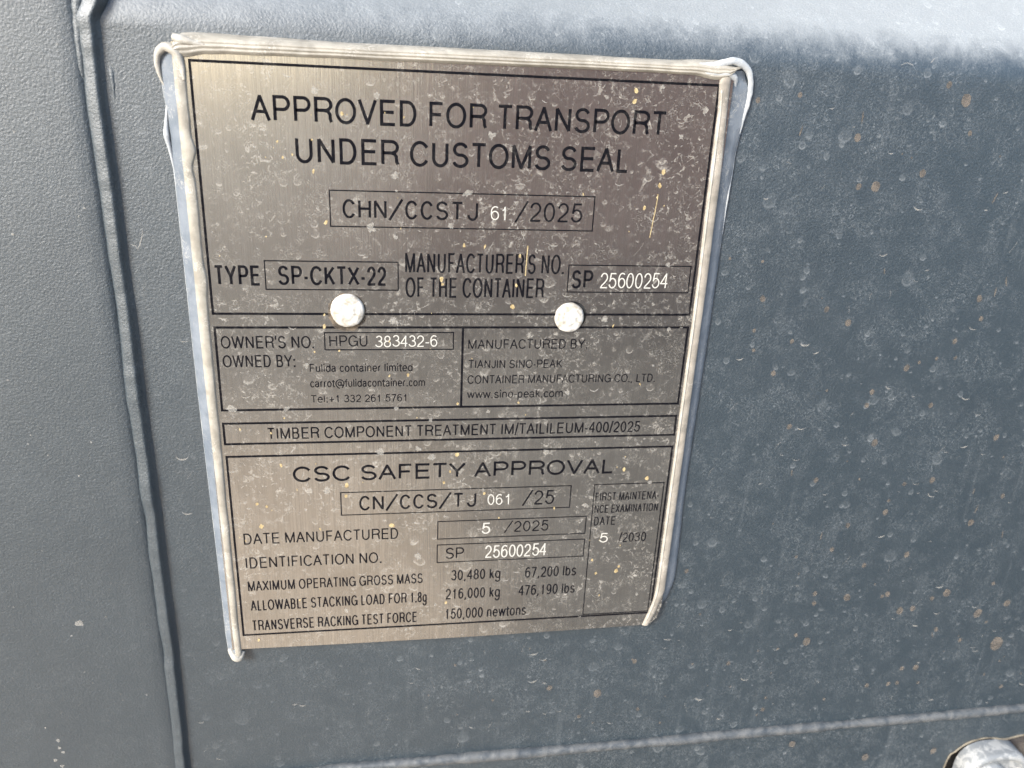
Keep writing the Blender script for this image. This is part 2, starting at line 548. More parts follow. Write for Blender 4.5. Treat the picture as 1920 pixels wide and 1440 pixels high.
# paint runs and lumps beside the bead where the bend begins
v2 = tube([(-39.5, 3.0, 40), (-39.2, 2.9, 16), (-40.0, 3.1, 4)], [0.4, 1.4, 0.2], 30, 10, 0.55, 0.3, 4)
v3 = tube([(-31.0, 3.2, 45), (-32.5, 3.0, 24), (-34.4, 2.6, 10), (-35.0, 2.6, -2), (-35.4, 3.2, -16)], [2.4, 2.2, 1.5, 1.2, 0.2], 40, 10, 0.6, 0.3, 7)
v4 = tube([(-26.5, 5.2, 6), (-26.2, 4.2, -6), (-26.6, 4.3, -22)], [0.3, 1.0, 0.15], 30, 10, 0.5, 0.3, 9)
v5 = tube([(-23.5, 7.5, 20), (-22.5, 5.0, 8), (-23.0, 4.3, -6)], [0.5, 1.1, 0.15], 30, 10, 0.5, 0.3, 12)
v6 = tube([(-35.2, 3.0, -252), (-34.9, 2.8, -262), (-34.8, 3.0, -276)], [0.3, 0.8, 0.2], 24, 10, 0.7, 0.3, 15)
V, Fc = merge(v1, v2, v3, v4, v5, v6)
link('weld_bead', V, Fc, M_BEAD, WALL, smooth=True, label='smooth vertical painted weld bead')

# lower rail with a scalloped cut-out at its right end
edge = [(383.5, -420), (384.5, -364), (388.5, -354.5), (393.5, -349.5), (399, -347.0), (405.4, -346.0), (411, -346.6), (416, -347.8), (420, -348.1), (425, -347.0), (431, -346.0), (445, -344.5), (470, -343.5), (520, -343)]
edge = [(p.x, p.z) for p in catmull([(x, 0, z) for x, z in edge], 70)]
vs, fs = [], []
top_xs = [-30.5, 60, 160, 260, 330] + [e[0] for e in edge]
def rail_low(x):
    return -420
tp = [(-30.5, -326), (60, -326), (160, -326), (260, -326), (330, -326)]
low = [(-30.5, -420), (60, -420), (160, -420), (260, -420), (330, -420)]
tops = tp + [(e[0], -326) for e in edge]
lows = low + edge
for (tx, tz), (lx, lz) in zip(tops, lows):
    vs += [(tx, 5.0, tz), (lx, 5.0, lz), (lx, 8.0, lz)]
link('lower_rail', vs, grid_faces(len(tops), 3), M_RAIL, WALL)
ev = tube([(x, 4.9, z - 0.1) for x, z in edge[4:]], [0.45, 0.6, 0.45, 0.7, 0.5, 0.4], 120, 8, 1.0, 0.4, 3)
link('sheet_edge', ev[0], ev[1], M_EDGE, WALL, smooth=True)
vb = box(340, 560, 24, 26, -440, -335)
link('recess_back', vb[0], vb[1], M_RUBBER, WALL)
vb = box(424.5, 560, 10, 20, -430, -358)
link('recess_strip', vb[0], vb[1], M_BROWN, WALL)

# horizontal weld seam with its ripples
seam_z = [(-40, -330.2), (20, -328.0), (56, -326.7), (166, -326.7), (268, -325.4), (350, -324.6), (430, -323.4), (580, -321.5)]
pts = [(x, 3.2, lerp_tab(seam_z, x) + 0.35 * fnoise(x, 5, s=0.02)) for x in range(-40, 581, 20)]
n = 700
c = catmull(pts, n)
vs = []
seg = 14
for i, p in enumerate(c):
    ph = p.x / 7.2 + 1.2 * fnoise(p.x, 2, s=0.04)
    rip = 1 + 0.035 * math.sin(ph * 2 * math.pi) + 0.20 * fnoise(p.x, 7, s=0.05) + 0.10 * fnoise(p.x, 3, s=0.16)
    for j in range(seg):
        a = 2 * math.pi * j / seg
        rr = 2.55 * rip
        vs.append((p.x - 0.9 * math.sin(a), p.y - 1.05 * rr * math.sin(a), p.z + rr * math.cos(a)))
fs = grid_faces(n, seg, True) + [tuple(range(seg)), tuple((n - 1) * seg + j for j in range(seg))]
link('weld_seam', vs, fs, M_SEAM, WALL, smooth=True, label='rippled horizontal weld seam above the lower rail')

# ------------------------------------------------------------------ galvanised bracket, lower right
BR = empty('metal_bracket', (410, -2, -420), 'galvanized steel bracket with white zinc bloom and round boss below the rippled weld seam', 'bracket')
def outline(inset, n=64):
    # half-round head on straight flanks
    pts = []
    R = 20.3 - inset
    cx, cz = 412.5, -370.0
    pts.append((cx - R - 1.5, -440))
    for k in range(n + 1):
        a = math.pi - math.pi * k / n
        sq = 1.0 + 0.05 * math.cos(4 * a + math.pi)
        pts.append((cx + R * sq * math.cos(a), cz + R * sq * math.sin(a) * 0.98))
    pts.append((cx + R + 1.5, -440))
    return pts
lay = [(0, 8), (0, -2.0), (0.5, -3.4), (1.6, -4.2), (3.4, -4.4), (4.3, -3.9), (5.4, -2.4), (6.6, -2.0)]
vs, fs = [], []
ol = [outline(i) for i, _ in lay]
npt = len(ol[0])
for (ins, y), o_ in zip(lay, ol):
    for (x, z) in o_:
        vs.append((x + 0.25 * fnoise(x, z, y, s=0.2), y + 0.25 * fnoise(x, z, 4, s=0.15), z))
fs = grid_faces(len(lay), npt)
fs.append(tuple((len(lay) - 1) * npt + j for j in range(npt)))
link('body', vs, fs, M_ZINC, BR, smooth=True, auto=60)
vs, fs = [], []
rl = [(11.5, -1.0), (11.2, -4.0), (10.0, -5.6), (7.0, -6.4), (3.0, -6.7)]
for r, y in rl:
    for k in range(40):
        a = 2 * math.pi * k / 40
        rr = r * (1 + 0.06 * fnoise(math.cos(a) * 2, math.sin(a) * 2, 3))
        vs.append((407.0 + rr * math.cos(a), y + 0.3 * fnoise(r * math.cos(a), r * math.sin(a), s=0.3), -368.5 + rr * math.sin(a)))
fs = grid_faces(len(rl), 40, True) + [tuple((len(rl) - 1) * 40 + j for j in range(40))]
link('boss', vs, fs, M_ZINC, BR, smooth=True)

# ------------------------------------------------------------------ the approval plate
PL = empty('data_plate', (95, 0, -249), 'dirty brushed steel approval plate with black lettering, framed by silicone on the wall', 'plate')

def curve_mesh(loops, y_front, thick):
    cu = bpy.data.curves.new('plate_outline', 'CURVE')
    cu.dimensions = '2D'
    cu.fill_mode = 'BOTH'
    cu.extrude = thick / 2 * K
    for lp in loops:
        sp = cu.splines.new('POLY')
        sp.points.add(len(lp) - 1)
        for p, (x, z) in zip(sp.points, lp):
            p.co = (x * K, z * K, 0, 1)
        sp.use_cyclic_u = True
    tmp = bpy.data.objects.new('plate_outline', cu)
    COL.objects.link(tmp)
    dg = bpy.context.evaluated_depsgraph_get()
    me = bpy.data.meshes.new_from_object(tmp.evaluated_get(dg))
    bpy.data.objects.remove(tmp)
    bpy.data.curves.remove(cu)
    for v in me.vertices:
        x, z, d = v.co
        v.co = (x, (y_front + thick / 2) * K + d, z)
    bm = bmesh.new()
    bm.from_mesh(me)
    bmesh.ops.recalc_face_normals(bm, faces=bm.faces)
    bm.to_mesh(me)
    bm.free()
    return me

def circle(cx, cz, r, n=48):
    return [(cx + r * math.cos(2 * math.pi * k / n), cz + r * math.sin(2 * math.pi * k / n)) for k in range(n)]
rim = [(-5, 5.2), (195, 5.2), (195.3, -60), (195.4, -150), (195.2, -236), (193.5, -243.5), (189.8, -247.1), (150, -247.7), (107, -248.1), (50, -248.0), (-0.5, -247.6), (-5, -247.8), (-5, -150)]
me = curve_mesh([rim, circle(139.9, -90.3, 6.0), circle(50.4, -88.4, 4.0)], 0.0, 1.6)
me.materials.append(M_PLATE)
po = bpy.data.objects.new('plate_sheet', me)
COL.objects.link(po)
po.parent = PL
po.matrix_parent_inverse = Matrix.Translation(-Vector(PL.location))
cb = box(-3.5, 193.0, 1.7, 3.9, -244.5, 3.5)
link('backing', cb[0], cb[1], M_CARRIER, PL)

# ---- stroke alphabet (skeletons of a narrow sans; x 0..1 of the letter's own width, y 0..1 of cap height)
def arc(cx, cy, rx, ry, a0, a1, n=14):
    return [(cx + rx * math.cos(math.radians(a0 + (a1 - a0) * k / n)), cy + ry * math.sin(math.radians(a0 + (a1 - a0) * k / n))) for k in range(n + 1)]
def ell(cx, cy, rx, ry, n=32):
    return arc(cx, cy, rx, ry, 90, 450, n)
XH = 0.73
G = {
 'A': (667, 14, [[(0, 0), (.5, 1), (1, 0)], [(.19, .35), (.81, .35)]]),
 'B': (667, 75, [[(0, .53), (.58, .53)] + arc(.58, .765, .34, .235, -90, 90) + [(0, 1), (0, 0), (.6, 0)] + arc(.6, .265, .4, .265, -90, 90)]),
 'C': (722, 45, [arc(.53, .5, .53, .5, 34, 326, 30)]),
 'D': (722, 78, [[(0, 0), (0, 1), (.45, 1)] + arc(.45, .5, .55, .5, 90, -90, 22) + [(0, 0)]]),
 'E': (667, 80, [[(1, 1), (0, 1), (0, 0), (1, 0)], [(0, .53), (.92, .53)]]),
 'F': (611, 80, [[(1, 1), (0, 1), (0, 0)], [(0, .51), (.88, .51)]]),
 'G': (778, 45, [arc(.5, .5, .5, .5, 38, 345, 30) + [(1, .47), (.55, .47)], [(1, .44), (1, 0)]]),
 'H': (722, 78, [[(0, 0), (0, 1)], [(1, 0), (1, 1)], [(0, .53), (1, .53)]]),
 'I': (278, 97, [[(.5, 0), (.5, 1)]]),
 'J': (500, 30, [[(1, 1), (1, .3)] + arc(.5, .3, .5, .3, 0, -175)]),
 'K': (667, 76, [[(0, 0), (0, 1)], [(.97, 1), (0, .33)], [(.36, .58), (1, 0)]]),
 'L': (556, 76, [[(0, 1), (0, 0), (1, 0)]]),
 'M': (833, 73, [[(0, 0), (0, 1)], [(0, 1), (.5, 0), (1, 1)], [(1, 1), (1, 0)]]),
 'N': (722, 76, [[(0, 0), (0, 1)], [(0, 1), (1, 0)], [(1, 0), (1, 1)]]),
 'O': (778, 40, [ell(.5, .5, .5, .5)]),
 'P': (667, 78, [[(0, 0), (0, 1), (.58, 1)] + arc(.58, .735, .42, .265, 90, -90) + [(0, .47)]]),
 'R': (722, 78, [[(0, 0), (0, 1), (.58, 1)] + arc(.58, .75, .40, .25, 90, -90) + [(0, .5)], [(.56, .5), (.78, .46), (.9, .34), (.92, .12), (1, 0)]]),
 'S': (667, 48, [arc(.5, .75, .45, .25, 18, 258, 18) + arc(.5, .255, .5, .255, 78, -165, 18)]),
 'T': (611, 20, [[(0, 1), (1, 1)], [(.5, 1), (.5, 0)]]),
 'U': (722, 80, [[(0, 1), (0, .34)] + arc(.5, .34, .5, .34, 180, 360, 20) + [(1, 1)]]),
 'V': (667, 20, [[(0, 1), (.5, 0), (1, 1)]]),
 'W': (944, 16, [[(0, 1), (.25, 0), (.5, 1), (.75, 0), (1, 1)]]),
 'X': (667, 20, [[(0, 1), (1, 0)], [(1, 1), (0, 0)]]),
 'Y': (667, 14, [[(0, 1), (.5, .42), (1, 1)], [(.5, .44), (.5, 0)]]),
 '0': (556, 42, [ell(.5, .5, .5, .5)]),
 '1': (556, 105, [[(.12, .74), (.42, .79), (.62, 1), (.62, 0)]]),
 '2': (556, 40, [arc(.5, .7, .48, .3, 168, -32, 16) + [(.62, .36), (.2, .16), (.02, 0), (1, 0)]]),
 '3': (556, 36, [arc(.48, .755, .42, .245, 160, -70, 14) + [(.42, .53)], [(.42, .53)] + arc(.48, .27, .52, .27, 75, -165, 16)]),
 '4': (556, 26, [[(.76, 0), (.76, 1), (0, .3), (1, .3)]]),
 '5': (556, 36, [[(.93, 1), (.2, 1), (.08, .47)] + arc(.48, .33, .52, .33, 138, -160, 18)]),
 '6': (556, 40, [ell(.52, .32, .48, .32), arc(.56, .6, .54, .4, 50, 178, 12) + [(.02, .36)]]),
 '7': (556, 44, [[(0, 1), (1, 1), (.62, .52), (.36, 0)]]),
 '8': (556, 40, [ell(.5, .76, .41, .24), ell(.5, .265, .5, .265)]),
 '9': (556, 40, [ell(.48, .68, .48, .32), arc(.44, .4, .54, .4, 230, 358, 12) + [(.98, .64)]]),
 '/': (300, 0, [[(0, -.05), (1, 1.05)]]),
 '-': (333, 8, [[(0, .36), (1, .36)]]),
 '+': (584, 40, [[(0, .35), (1, .35)], [(.5, .0), (.5, .7)]]),
 '.': (278, 97, [[(.5, -.07), (.5, .085)]]),
 ',': (278, 97, [[(.5, .085), (.5, -.02), (.42, -.18)]]),
 ':': (278, 97, [[(.5, -.07), (.5, .085)], [(.5, .6), (.5, .755)]]),
 "'": (191, 58, [[(.5, 1.03), (.5, .72)]]),
 '@': (1015, 35, [arc(.52, .42, .52, .55, -60, 265, 34)[::1] , ell(.48, .42, .2, .25), [(.7, .7), (.66, .25), (.78, .18), (.95, .3)]]),
 ' ': (278, 0, []),
 'a': (556, 36, [arc(.46, .52, .4, .21, 165, 0, 10) + [(.86, .12), (1, .0)], [(.86, .43), (.5, .4)] + arc(.4, .2, .4, .2, 80, 280, 12) + [(.7, .06), (.86, .22)]]),
 'b': (556, 54, [[(0, 0), (0, 1)], ell(.5, .365, .5, .365)]),
 'c': (500, 34, [arc(.54, .365, .54, .365, 38, 322, 22)]),
 'd': (556, 34, [[(1, 0), (1, 1)], ell(.5, .365, .5, .365)]),
 'e': (556, 38, [[(.02, .38), (1, .38)] + arc(.5, .365, .5, .365, 8, 318, 24)]),
 'f': (330, 6, [[(1.15, 1), (.78, .98), (.5, .86), (.5, 0)], [(-.3, .71), (1.3, .71)]]),
 'g': (556, 36, [ell(.5, .375, .5, .355), [(1, .73), (1, -.05)] + arc(.5, -.05, .5, .24, 0, -165, 12)]),
 'i': (222, 70, [[(.5, 0), (.5, .73)], [(.5, .87), (.5, 1.02)]]),
 'k': (500, 62, [[(0, 0), (0, 1)], [(.92, .72), (0, .24)], [(.38, .44), (1, 0)]]),
 'l': (222, 70, [[(.5, 0), (.5, 1)]]),
 'm': (833, 60, [[(0, 0), (0, .73)], [(0, .48)] + arc(.25, .48, .25, .25, 180, 0) + [(.5, 0)], [(.5, .48)] + arc(.75, .48, .25, .25, 180, 0) + [(1, 0)]]),
 'n': (556, 62, [[(0, 0), (0, .73)], [(0, .45)] + arc(.5, .45, .5, .28, 180, 0) + [(1, 0)]]),
 'o': (556, 36, [ell(.5, .365, .5, .365)]),
 'p': (556, 54, [[(0, -.27), (0, .73)], ell(.5, .365, .5, .365)]),
 'r': (370, 62, [[(0, 0), (0, .73)], [(0, .4), (.2, .62), (.55, .72), (1, .71)]]),
 's': (500, 34, [arc(.5, .55, .42, .18, 20, 255, 12) + arc(.5, .18, .5, .18, 75, -165, 12)]),
 't': (330, 6, [[(.42, .95), (.42, .14), (.62, .01), (1.2, .0)], [(-.35, .71), (1.3, .71)]]),
 'u': (556, 62, [[(0, .73), (0, .26)] + arc(.5, .26, .5, .26, 180, 360) + [(1, .73)], [(1, .3), (1, 0)]]),
 'w': (722, 12, [[(0, .73), (.25, 0), (.5, .73), (.75, 0), (1, .73)]]),
}
MONO = {"CHN/CCSTJ", "CN/CCS/TJ", "/2025", "/25", "061"}

def ribbon(pts, w, y, verts, faces, ext=0.0):
    """flat stroke of width w along a polyline in the plate's plane (x, z)"""
    P = [Vector(p) for p in pts]
    q = [P[0]]
    for p in P[1:]:
        if (p - q[-1]).length > 1e-4:
            q.append(p)
    P = q
    if len(P) < 2:
        return
    # break at sharp corners so the miter does not spike
    for i in range(1, len(P) - 1):
        a, b = (P[i] - P[i - 1]).normalized(), (P[i + 1] - P[i]).normalized()
        if a.dot(b) < -0.25:
            ribbon(P[:i + 1], w, y, verts, faces, w * 0.22)
            ribbon(P[i:], w, y - 0.002, verts, faces, w * 0.22)
            return
    closed = (P[0] - P[-1]).length < 1e-3
    b0 = len(verts)
    n = len(P)
    for i in range(n):
        if closed:
            pa, pb = P[(i - 1) % (n - 1)], P[(i + 1) % (n - 1)] if i < n - 1 else P[1]
            a, b = (P[i] - pa).normalized(), (pb - P[i]).normalized()
        else:
            a = (P[i] - P[i - 1]).normalized() if i else (P[1] - P[0]).normalized()
            b = (P[i + 1] - P[i]).normalized() if i < n - 1 else a
            if i == 0:
                a = b
        na, nb = Vector((-a.y, a.x)), Vector((-b.y, b.x))
        m = (na + nb)
        m = m / max(0.3, m.dot(na)) if m.length > 1e-6 else na
        p = P[i].copy()
        if ext and not closed:
            if i == 0:
                p -= b * ext
            elif i == n - 1:
                p += a * ext
        for sgn in (1, -1):
            c = p + m * (w / 2 * sgn)
            verts.append((c.x, y, c.y))
    for i in range(n - 1):
        a = b0 + 2 * i
        faces.append((a, a + 1, a + 3, a + 2))

def text_mesh(s, x0, x1, zb, zt, w, mono=False, jit=0.0):
    adv = []
    for ch in s:
        a, sb, st = G[ch]
        adv.append(640 if mono else a)
    first = G[s[0]][1] if not mono else 60
    # total ink width in font units
    def ink(ch, a):
        if mono:
            return (0, a) if ch == '/' else (60, a - 60)
        sb = G[ch][1]
        return sb, a - (min(sb, 30) if ch in 'EFLKPRrkcCGte' else sb)
    tot = sum(adv) - ink(s[0], adv[0])[0] - (adv[-1] - ink(s[-1], adv[-1])[1])
    k = (x1 - x0) / tot
    verts, faces = [], []
    cur = -ink(s[0], adv[0])[0]
    layer = 0
    hz = zt - zb
    for ch, a in zip(s, adv):
        l, r = ink(ch, a)
        if mono and ch in "1J":
            l, r = l + 40, r - 20
        gx0 = x0 + (cur + l) * k + w / 2
        gx1 = x0 + (cur + r) * k - w / 2
        if gx1 < gx0 + 0.01:
            gx0 = gx1 = (gx0 + gx1) / 2
        jx, jz, ja = (rnd.uniform(-jit, jit), rnd.uniform(-jit, jit), rnd.uniform(-jit, jit) * 0.25) if jit else (0, 0, 0)
        for st in G[ch][2]:
            pts = []
            for (px, py) in st:
                yy = w / 2 + py * (hz - w) if 0 <= py <= 1 else (py * hz)
                pts.append((gx0 + px * (gx1 - gx0) + jx - ja * (yy - hz / 2), zb + yy + jz))
            sw = w
            if ch in ".:," and len(st) == 2:
                lo = zb + (0 if st[0][1] < 0.3 else (0.52 * hz if s[0].isupper() else 0.45 * hz))
                sw = w * 1.2
                pts = [(pts[0][0], lo), (pts[0][0], lo + sw)]
            elif ch == ',':
                sw = w * 0.9
                pts = [(pts[0][0], zb + w), (pts[0][0], zb), (pts[0][0] - 0.5 * w, zb - 1.1 * w)]
            ribbon(pts, sw, -0.030 - 0.0015 * (layer % 5), verts, faces)
            layer += 1
        cur += a
    return verts, faces

TEXTS = [
    ('APPROVED FOR TRANSPORT', 19.29, 170.80, -19.38, -10.41, 1.12, 'k'),
    ('UNDER CUSTOMS SEAL', 33.94, 157.63, -33.33, -24.13, 1.15, 'k'),
    ('CHN/CCSTJ', 49.78, 100.50, -52.77, -45.67, 0.89, 'k'),
    ('61', 105.13, 111.66, -52.34, -47.03, 0.69, 'w'),
    ('/2025', 114.35, 140.93, -52.67, -45.25, 0.74, 'k'),
    ('TYPE', 1.98, 18.81, -78.78, -71.00, 1.01, 'k'),
    ('SP-CKTX-22', 25.12, 65.55, -78.48, -70.94, 0.98, 'k'),
    ("MANUFACTURER'S NO.", 72.74, 135.04, -73.25, -65.31, 0.79, 'k'),
    ('OF THE CONTAINER', 72.81, 127.79, -83.12, -74.97, 0.81, 'k'),
    ('SP', 138.58, 147.42, -79.00, -71.47, 0.98, 'k'),
    ('25600254', 150.48, 178.85, -78.76, -72.36, 0.77, 'w'),
    ("OWNER'S NO.", 2.16, 37.17, -103.92, -98.74, 0.60, 'k'),
    ('OWNED BY:', 2.26, 29.56, -111.72, -106.56, 0.59, 'k'),
    ('HPGU', 43.11, 57.90, -103.28, -98.58, 0.52, 'k'),
    ('383432-6', 61.02, 85.56, -103.47, -98.62, 0.68, 'w'),
    ('Fulida container limited', 35.13, 75.63, -113.97, -110.44, 0.42, 'k'),
    ('carrot@fulidacontainer.com', 34.99, 80.67, -120.52, -117.00, 0.42, 'k'),
    ('Tel:+1 332 261 5761', 34.92, 73.45, -127.16, -123.82, 0.40, 'k'),
    ('MANUFACTURED BY:', 97.95, 147.35, -104.53, -100.34, 0.48, 'k'),
    ('TIANJIN SINO-PEAK', 98.18, 137.30, -112.92, -109.21, 0.43, 'k'),
    ('CONTAINER MANUFACTURING CO., LTD.', 98.04, 178.18, -119.70, -115.91, 0.44, 'k'),
    ('www.sino-peak.com', 98.04, 138.56, -126.18, -122.49, 0.42, 'k'),
    ('TIMBER COMPONENT TREATMENT IM/TAILILEUM-400/2025', 16.98, 174.10, -143.12, -137.92, 0.62, 'k'),
    ('CSC SAFETY APPROVAL', 26.11, 164.09, -163.25, -155.83, 1.04, 'k'),
    ('CN/CCS/TJ', 52.96, 103.54, -177.91, -170.69, 0.90, 'k'),
    ('061', 108.30, 118.71, -177.19, -171.82, 0.75, 'w'),
    ('/25', 123.71, 138.18, -177.86, -170.68, 0.72, 'k'),
    ('5', 106.19, 109.94, -192.04, -186.33, 0.97, 'w'),
    ('/2025', 116.23, 136.55, -191.50, -185.94, 0.56, 'k'),
    ('DATE MANUFACTURED', 4.16, 69.43, -192.69, -187.16, 0.61, 'k'),
    ('IDENTIFICATION NO.', 4.19, 61.88, -204.83, -199.15, 0.63, 'k'),
    ('SP', 90.36, 98.63, -204.34, -198.47, 0.65, 'k'),
    ('25600254', 108.15, 136.50, -204.75, -198.13, 0.93, 'w'),
    ('MAXIMUM OPERATING GROSS MASS', 4.18, 80.26, -216.62, -211.28, 0.59, 'k'),
    ('ALLOWABLE STACKING LOAD FOR 1.8g', 4.53, 82.16, -227.05, -221.39, 0.62, 'k'),
    ('TRANSVERSE RACKING TEST FORCE', 4.42, 77.85, -237.92, -232.14, 0.64, 'k'),
    ('30,480 kg', 93.04, 115.66, -216.00, -210.41, 0.62, 'k'),
    ('67,200 lbs', 127.09, 151.29, -216.42, -210.69, 0.63, 'k'),
    ('216,000 kg', 90.71, 115.89, -226.26, -220.44, 0.64, 'k'),
    ('476,190 lbs', 124.43, 151.35, -226.21, -220.52, 0.63, 'k'),
    ('150,000 newtons', 90.76, 128.71, -237.35, -231.50, 0.64, 'k'),
    ('FIRST MAINTENA-', 157.08, 186.78, -177.09, -172.81, 0.47, 'k'),
    ('NCE EXAMINATION', 157.24, 186.97, -183.41, -179.16, 0.47, 'k'),
    ('DATE', 157.51, 167.70, -189.83, -185.31, 0.50, 'k'),
    ('5', 160.95, 164.86, -198.97, -193.92, 0.86, 'w'),
    ('/2030', 169.95, 183.09, -199.35, -194.24, 0.56, 'k'),
]

for (s, x0, x1, zb, zt, w, colr) in TEXTS:
    v, f = text_mesh(s, x0, x1, zb, zt, w * (0.64 if colr == 'w' else 1.02), s in MONO, 0.14 if colr == 'w' else 0.0)
    o = link('stamped_number' if colr == 'w' else 'lettering', v, f, M_WHITE if colr == 'w' else M_BLACK, PL,
             label=('white stamped number ' if colr == 'w' else 'black lettering ') + s)
    face_to_camera(o)

# ---- black ruled frames
def frame_mesh(c, w):
    v, f = [], []
    P = [c[0], c[1], c[2], c[3], c[0]]
    ribbon(P, w, -0.024, v, f)
    return v, f
THICK, THIN = 0.92, 0.48
h = THICK / 2
v, f = merge(frame_mesh([(h, -h), (190 - h, -h), (190.2 - h, -90.3 + h), (h - 0.1, -90.3 + h)], THICK))
o = link('ruled_frame', v, f, M_BLACK, PL); face_to_camera(o)
v2, f2 = [], []
ribbon([(95.67, -95.6), (95.67, -130.0)], THICK, -0.027, v2, f2)
v, f = merge(frame_mesh([(h, -95.27 - h + .4), (190.4 - h, -95.27 - h + .4), (190.4 - h, -130.4 + h), (h - .1, -130.4 + h)], THICK), (v2, f2))
o = link('ruled_frame', v, f, M_BLACK, PL); face_to_camera(o)
v, f = frame_mesh([(h - .2, -135.7 - h + .4), (190.4 - h, -135.7 - h + .4), (190.6 - h, -145.35 + h), (h - .2, -145.35 + h)], THICK)
o = link('ruled_frame', v, f, M_BLACK, PL); face_to_camera(o)
v, f = frame_mesh([(h - .1, -150.55 - h + .4), (190.5 - h, -150.55 - h + .4), (190.5 - h, -240.4 + h), (h, -240.4 + h)], THICK)
o = link('ruled_frame', v, f, M_BLACK, PL); face_to_camera(o)
for c in ([(45.3, -42.6), (145.4, -42.6), (145.4, -55.8), (45.3, -55.8)],
          [(20.5, -69.15), (70.07, -69.15), (70.07, -80.17), (20.5, -80.17)],
          [(137.15, -69.45), (187.85, -69.45), (187.85, -80.45), (137.15, -80.45)],
          [(41.4, -97.46), (91.9, -97.46), (91.9, -104.56), (41.4, -104.56)],
          [(45.35, -168.8), (145.5, -168.8), (145.5, -179.8), (45.35, -179.8)],
          [(86.73, -184.77), (153.7, -184.77), (153.7, -193.73), (86.73, -193.73)],
          [(86.62, -196.8), (153.9, -196.8), (153.9, -206.0), (86.62, -206.0)],
          [(156.2, -168.7), (188.4, -168.7), (188.6, -239.0), (156.4, -239.0)]):
    v, f = frame_mesh(c, THIN)
    o = link('ruled_box', v, f, M_BLACK, PL)
    face_to_camera(o)

# ---- rivets
def rivet(cx, cz, R, seed, hgt, off=(0, 0), label=None):
    prof = [(1.0, 0.8), (1.03, -0.25), (1.0, -0.5)] + [(r, -(0.55 + 0.45 * math.sqrt(max(0, 1 - (r / 1.0) ** 2)))) for r in [0.97 - 0.046 * k for k in range(20)]]
    N = 56
    vs = []
    for i, (r, y) in enumerate(prof):
        for k in range(N):
            a = 2 * math.pi * k / N
            rr = R * r * (1 + (0.05 * fnoise(math.cos(a) * 1.6 + seed, math.sin(a) * 1.6, 1) + 0.012 * fnoise(math.cos(a) * 9 + seed, math.sin(a) * 9)) * (1 if r > 0.8 else 0.5))
            x, z = rr * math.cos(a), rr * math.sin(a)
            sw = 0.08 * math.sin(15 * r + a + 1.5 * fnoise(math.cos(a), math.sin(a), seed)) * (1 if 0.25 < r < 0.85 else 0.3) if y < -0.4 else 0
            yy = y * hgt + sw + (0.22 * fnoise(x + seed, z, 2, s=0.5) if y < 0 else 0)
            vs.append((cx + x + off[0] * max(0, -y), yy, cz + z + off[1] * max(0, -y)))
    fs = grid_faces(len(prof), N, True) + [tuple((len(prof) - 1) * N + k for k in range(N))]
    o = link('rivet', vs, fs, M_RIVET, PL, smooth=True, label=label)
    return o
def grime_shade(cx, cz, R, n=64):  # brown grime with the rivet's contact shade painted in, wider below
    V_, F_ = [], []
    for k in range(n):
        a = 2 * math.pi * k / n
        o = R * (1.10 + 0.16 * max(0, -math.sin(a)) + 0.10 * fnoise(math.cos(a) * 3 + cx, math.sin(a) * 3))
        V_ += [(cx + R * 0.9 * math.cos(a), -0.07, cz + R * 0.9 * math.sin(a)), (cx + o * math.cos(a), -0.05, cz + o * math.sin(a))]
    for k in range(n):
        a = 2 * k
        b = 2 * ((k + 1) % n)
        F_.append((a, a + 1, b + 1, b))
    o = link('grime_shade_ring', V_, F_, M_GRIME_SHADE, PL)
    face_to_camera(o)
grime_shade(50.4, -88.6, 6.5)
rivet(50.5, -88.3, 6.35, 3.0, 2.4, (0.1, -0.1), 'chalky white domed rivet')
rivet(138.8, -90.9, 5.85, 11.0, 1.9, (-0.3, -0.4), 'chalky white rivet sitting off-centre in its hole')

# ------------------------------------------------------------------ silicone sealant round the plate
SE = empty('sealant_bead', (95, 2, 5), 'cream and bluish translucent silicone bead round three sides of the steel plate', 'sealant')

def side_run(sgn, x_frame, zs, outer, ridge, inner, lip, seed, mats, shift=lambda z: 0.0):
    """fillet down the side of the plate; columns run from the wall foot over the plate edge to its inner lip"""
    cols = []
    for z in zs:
        o_, r_, i_ = outer(z), ridge(z), inner(z)
        e = 0.22 * fnoise(z, seed, 1, s=0.09)
        e2 = 0.16 * fnoise(z, seed, 5, s=0.16)
        q = [(o_ + 0.35, 4.3), (o_ + e, 3.55), (o_ - 0.45 + e, 2.75), (o_ * 0.6 + r_ * 0.4, 1.75), (r_ + 0.55, 0.35), (r_ + 0.12, -0.35 + e2 * .4),
             (r_ - 0.35, -0.75 + e2 * .5), (r_ * 0.6 + i_ * 0.4, -0.95 + e2), (i_ + 0.75, -0.80 + e2), (i_ + 0.25 + e * .5, -0.42), (i_ + e * .7, 0.12)]
        s = shift(z)
        cols.append([(x_frame + sgn * (u + s), y, z) for (u, y) in q])
    nu = len(cols[0])
    vs = [p for c in cols for p in c]
    fs, fm = [], []
    for i in range(len(cols) - 1):
        for j in range(nu - 1):
            a = i * nu + j
            fs.append((a, a + 1, a + 1 + nu, a + nu))
            fm.append(0 if j < 1 else (1 if j < 5 else 2))
    for e_ in (0, len(cols) - 1):
        fs.append(tuple(e_ * nu + j for j in range(nu)))
        fm.append(2)
    return vs, fs, fm, mats

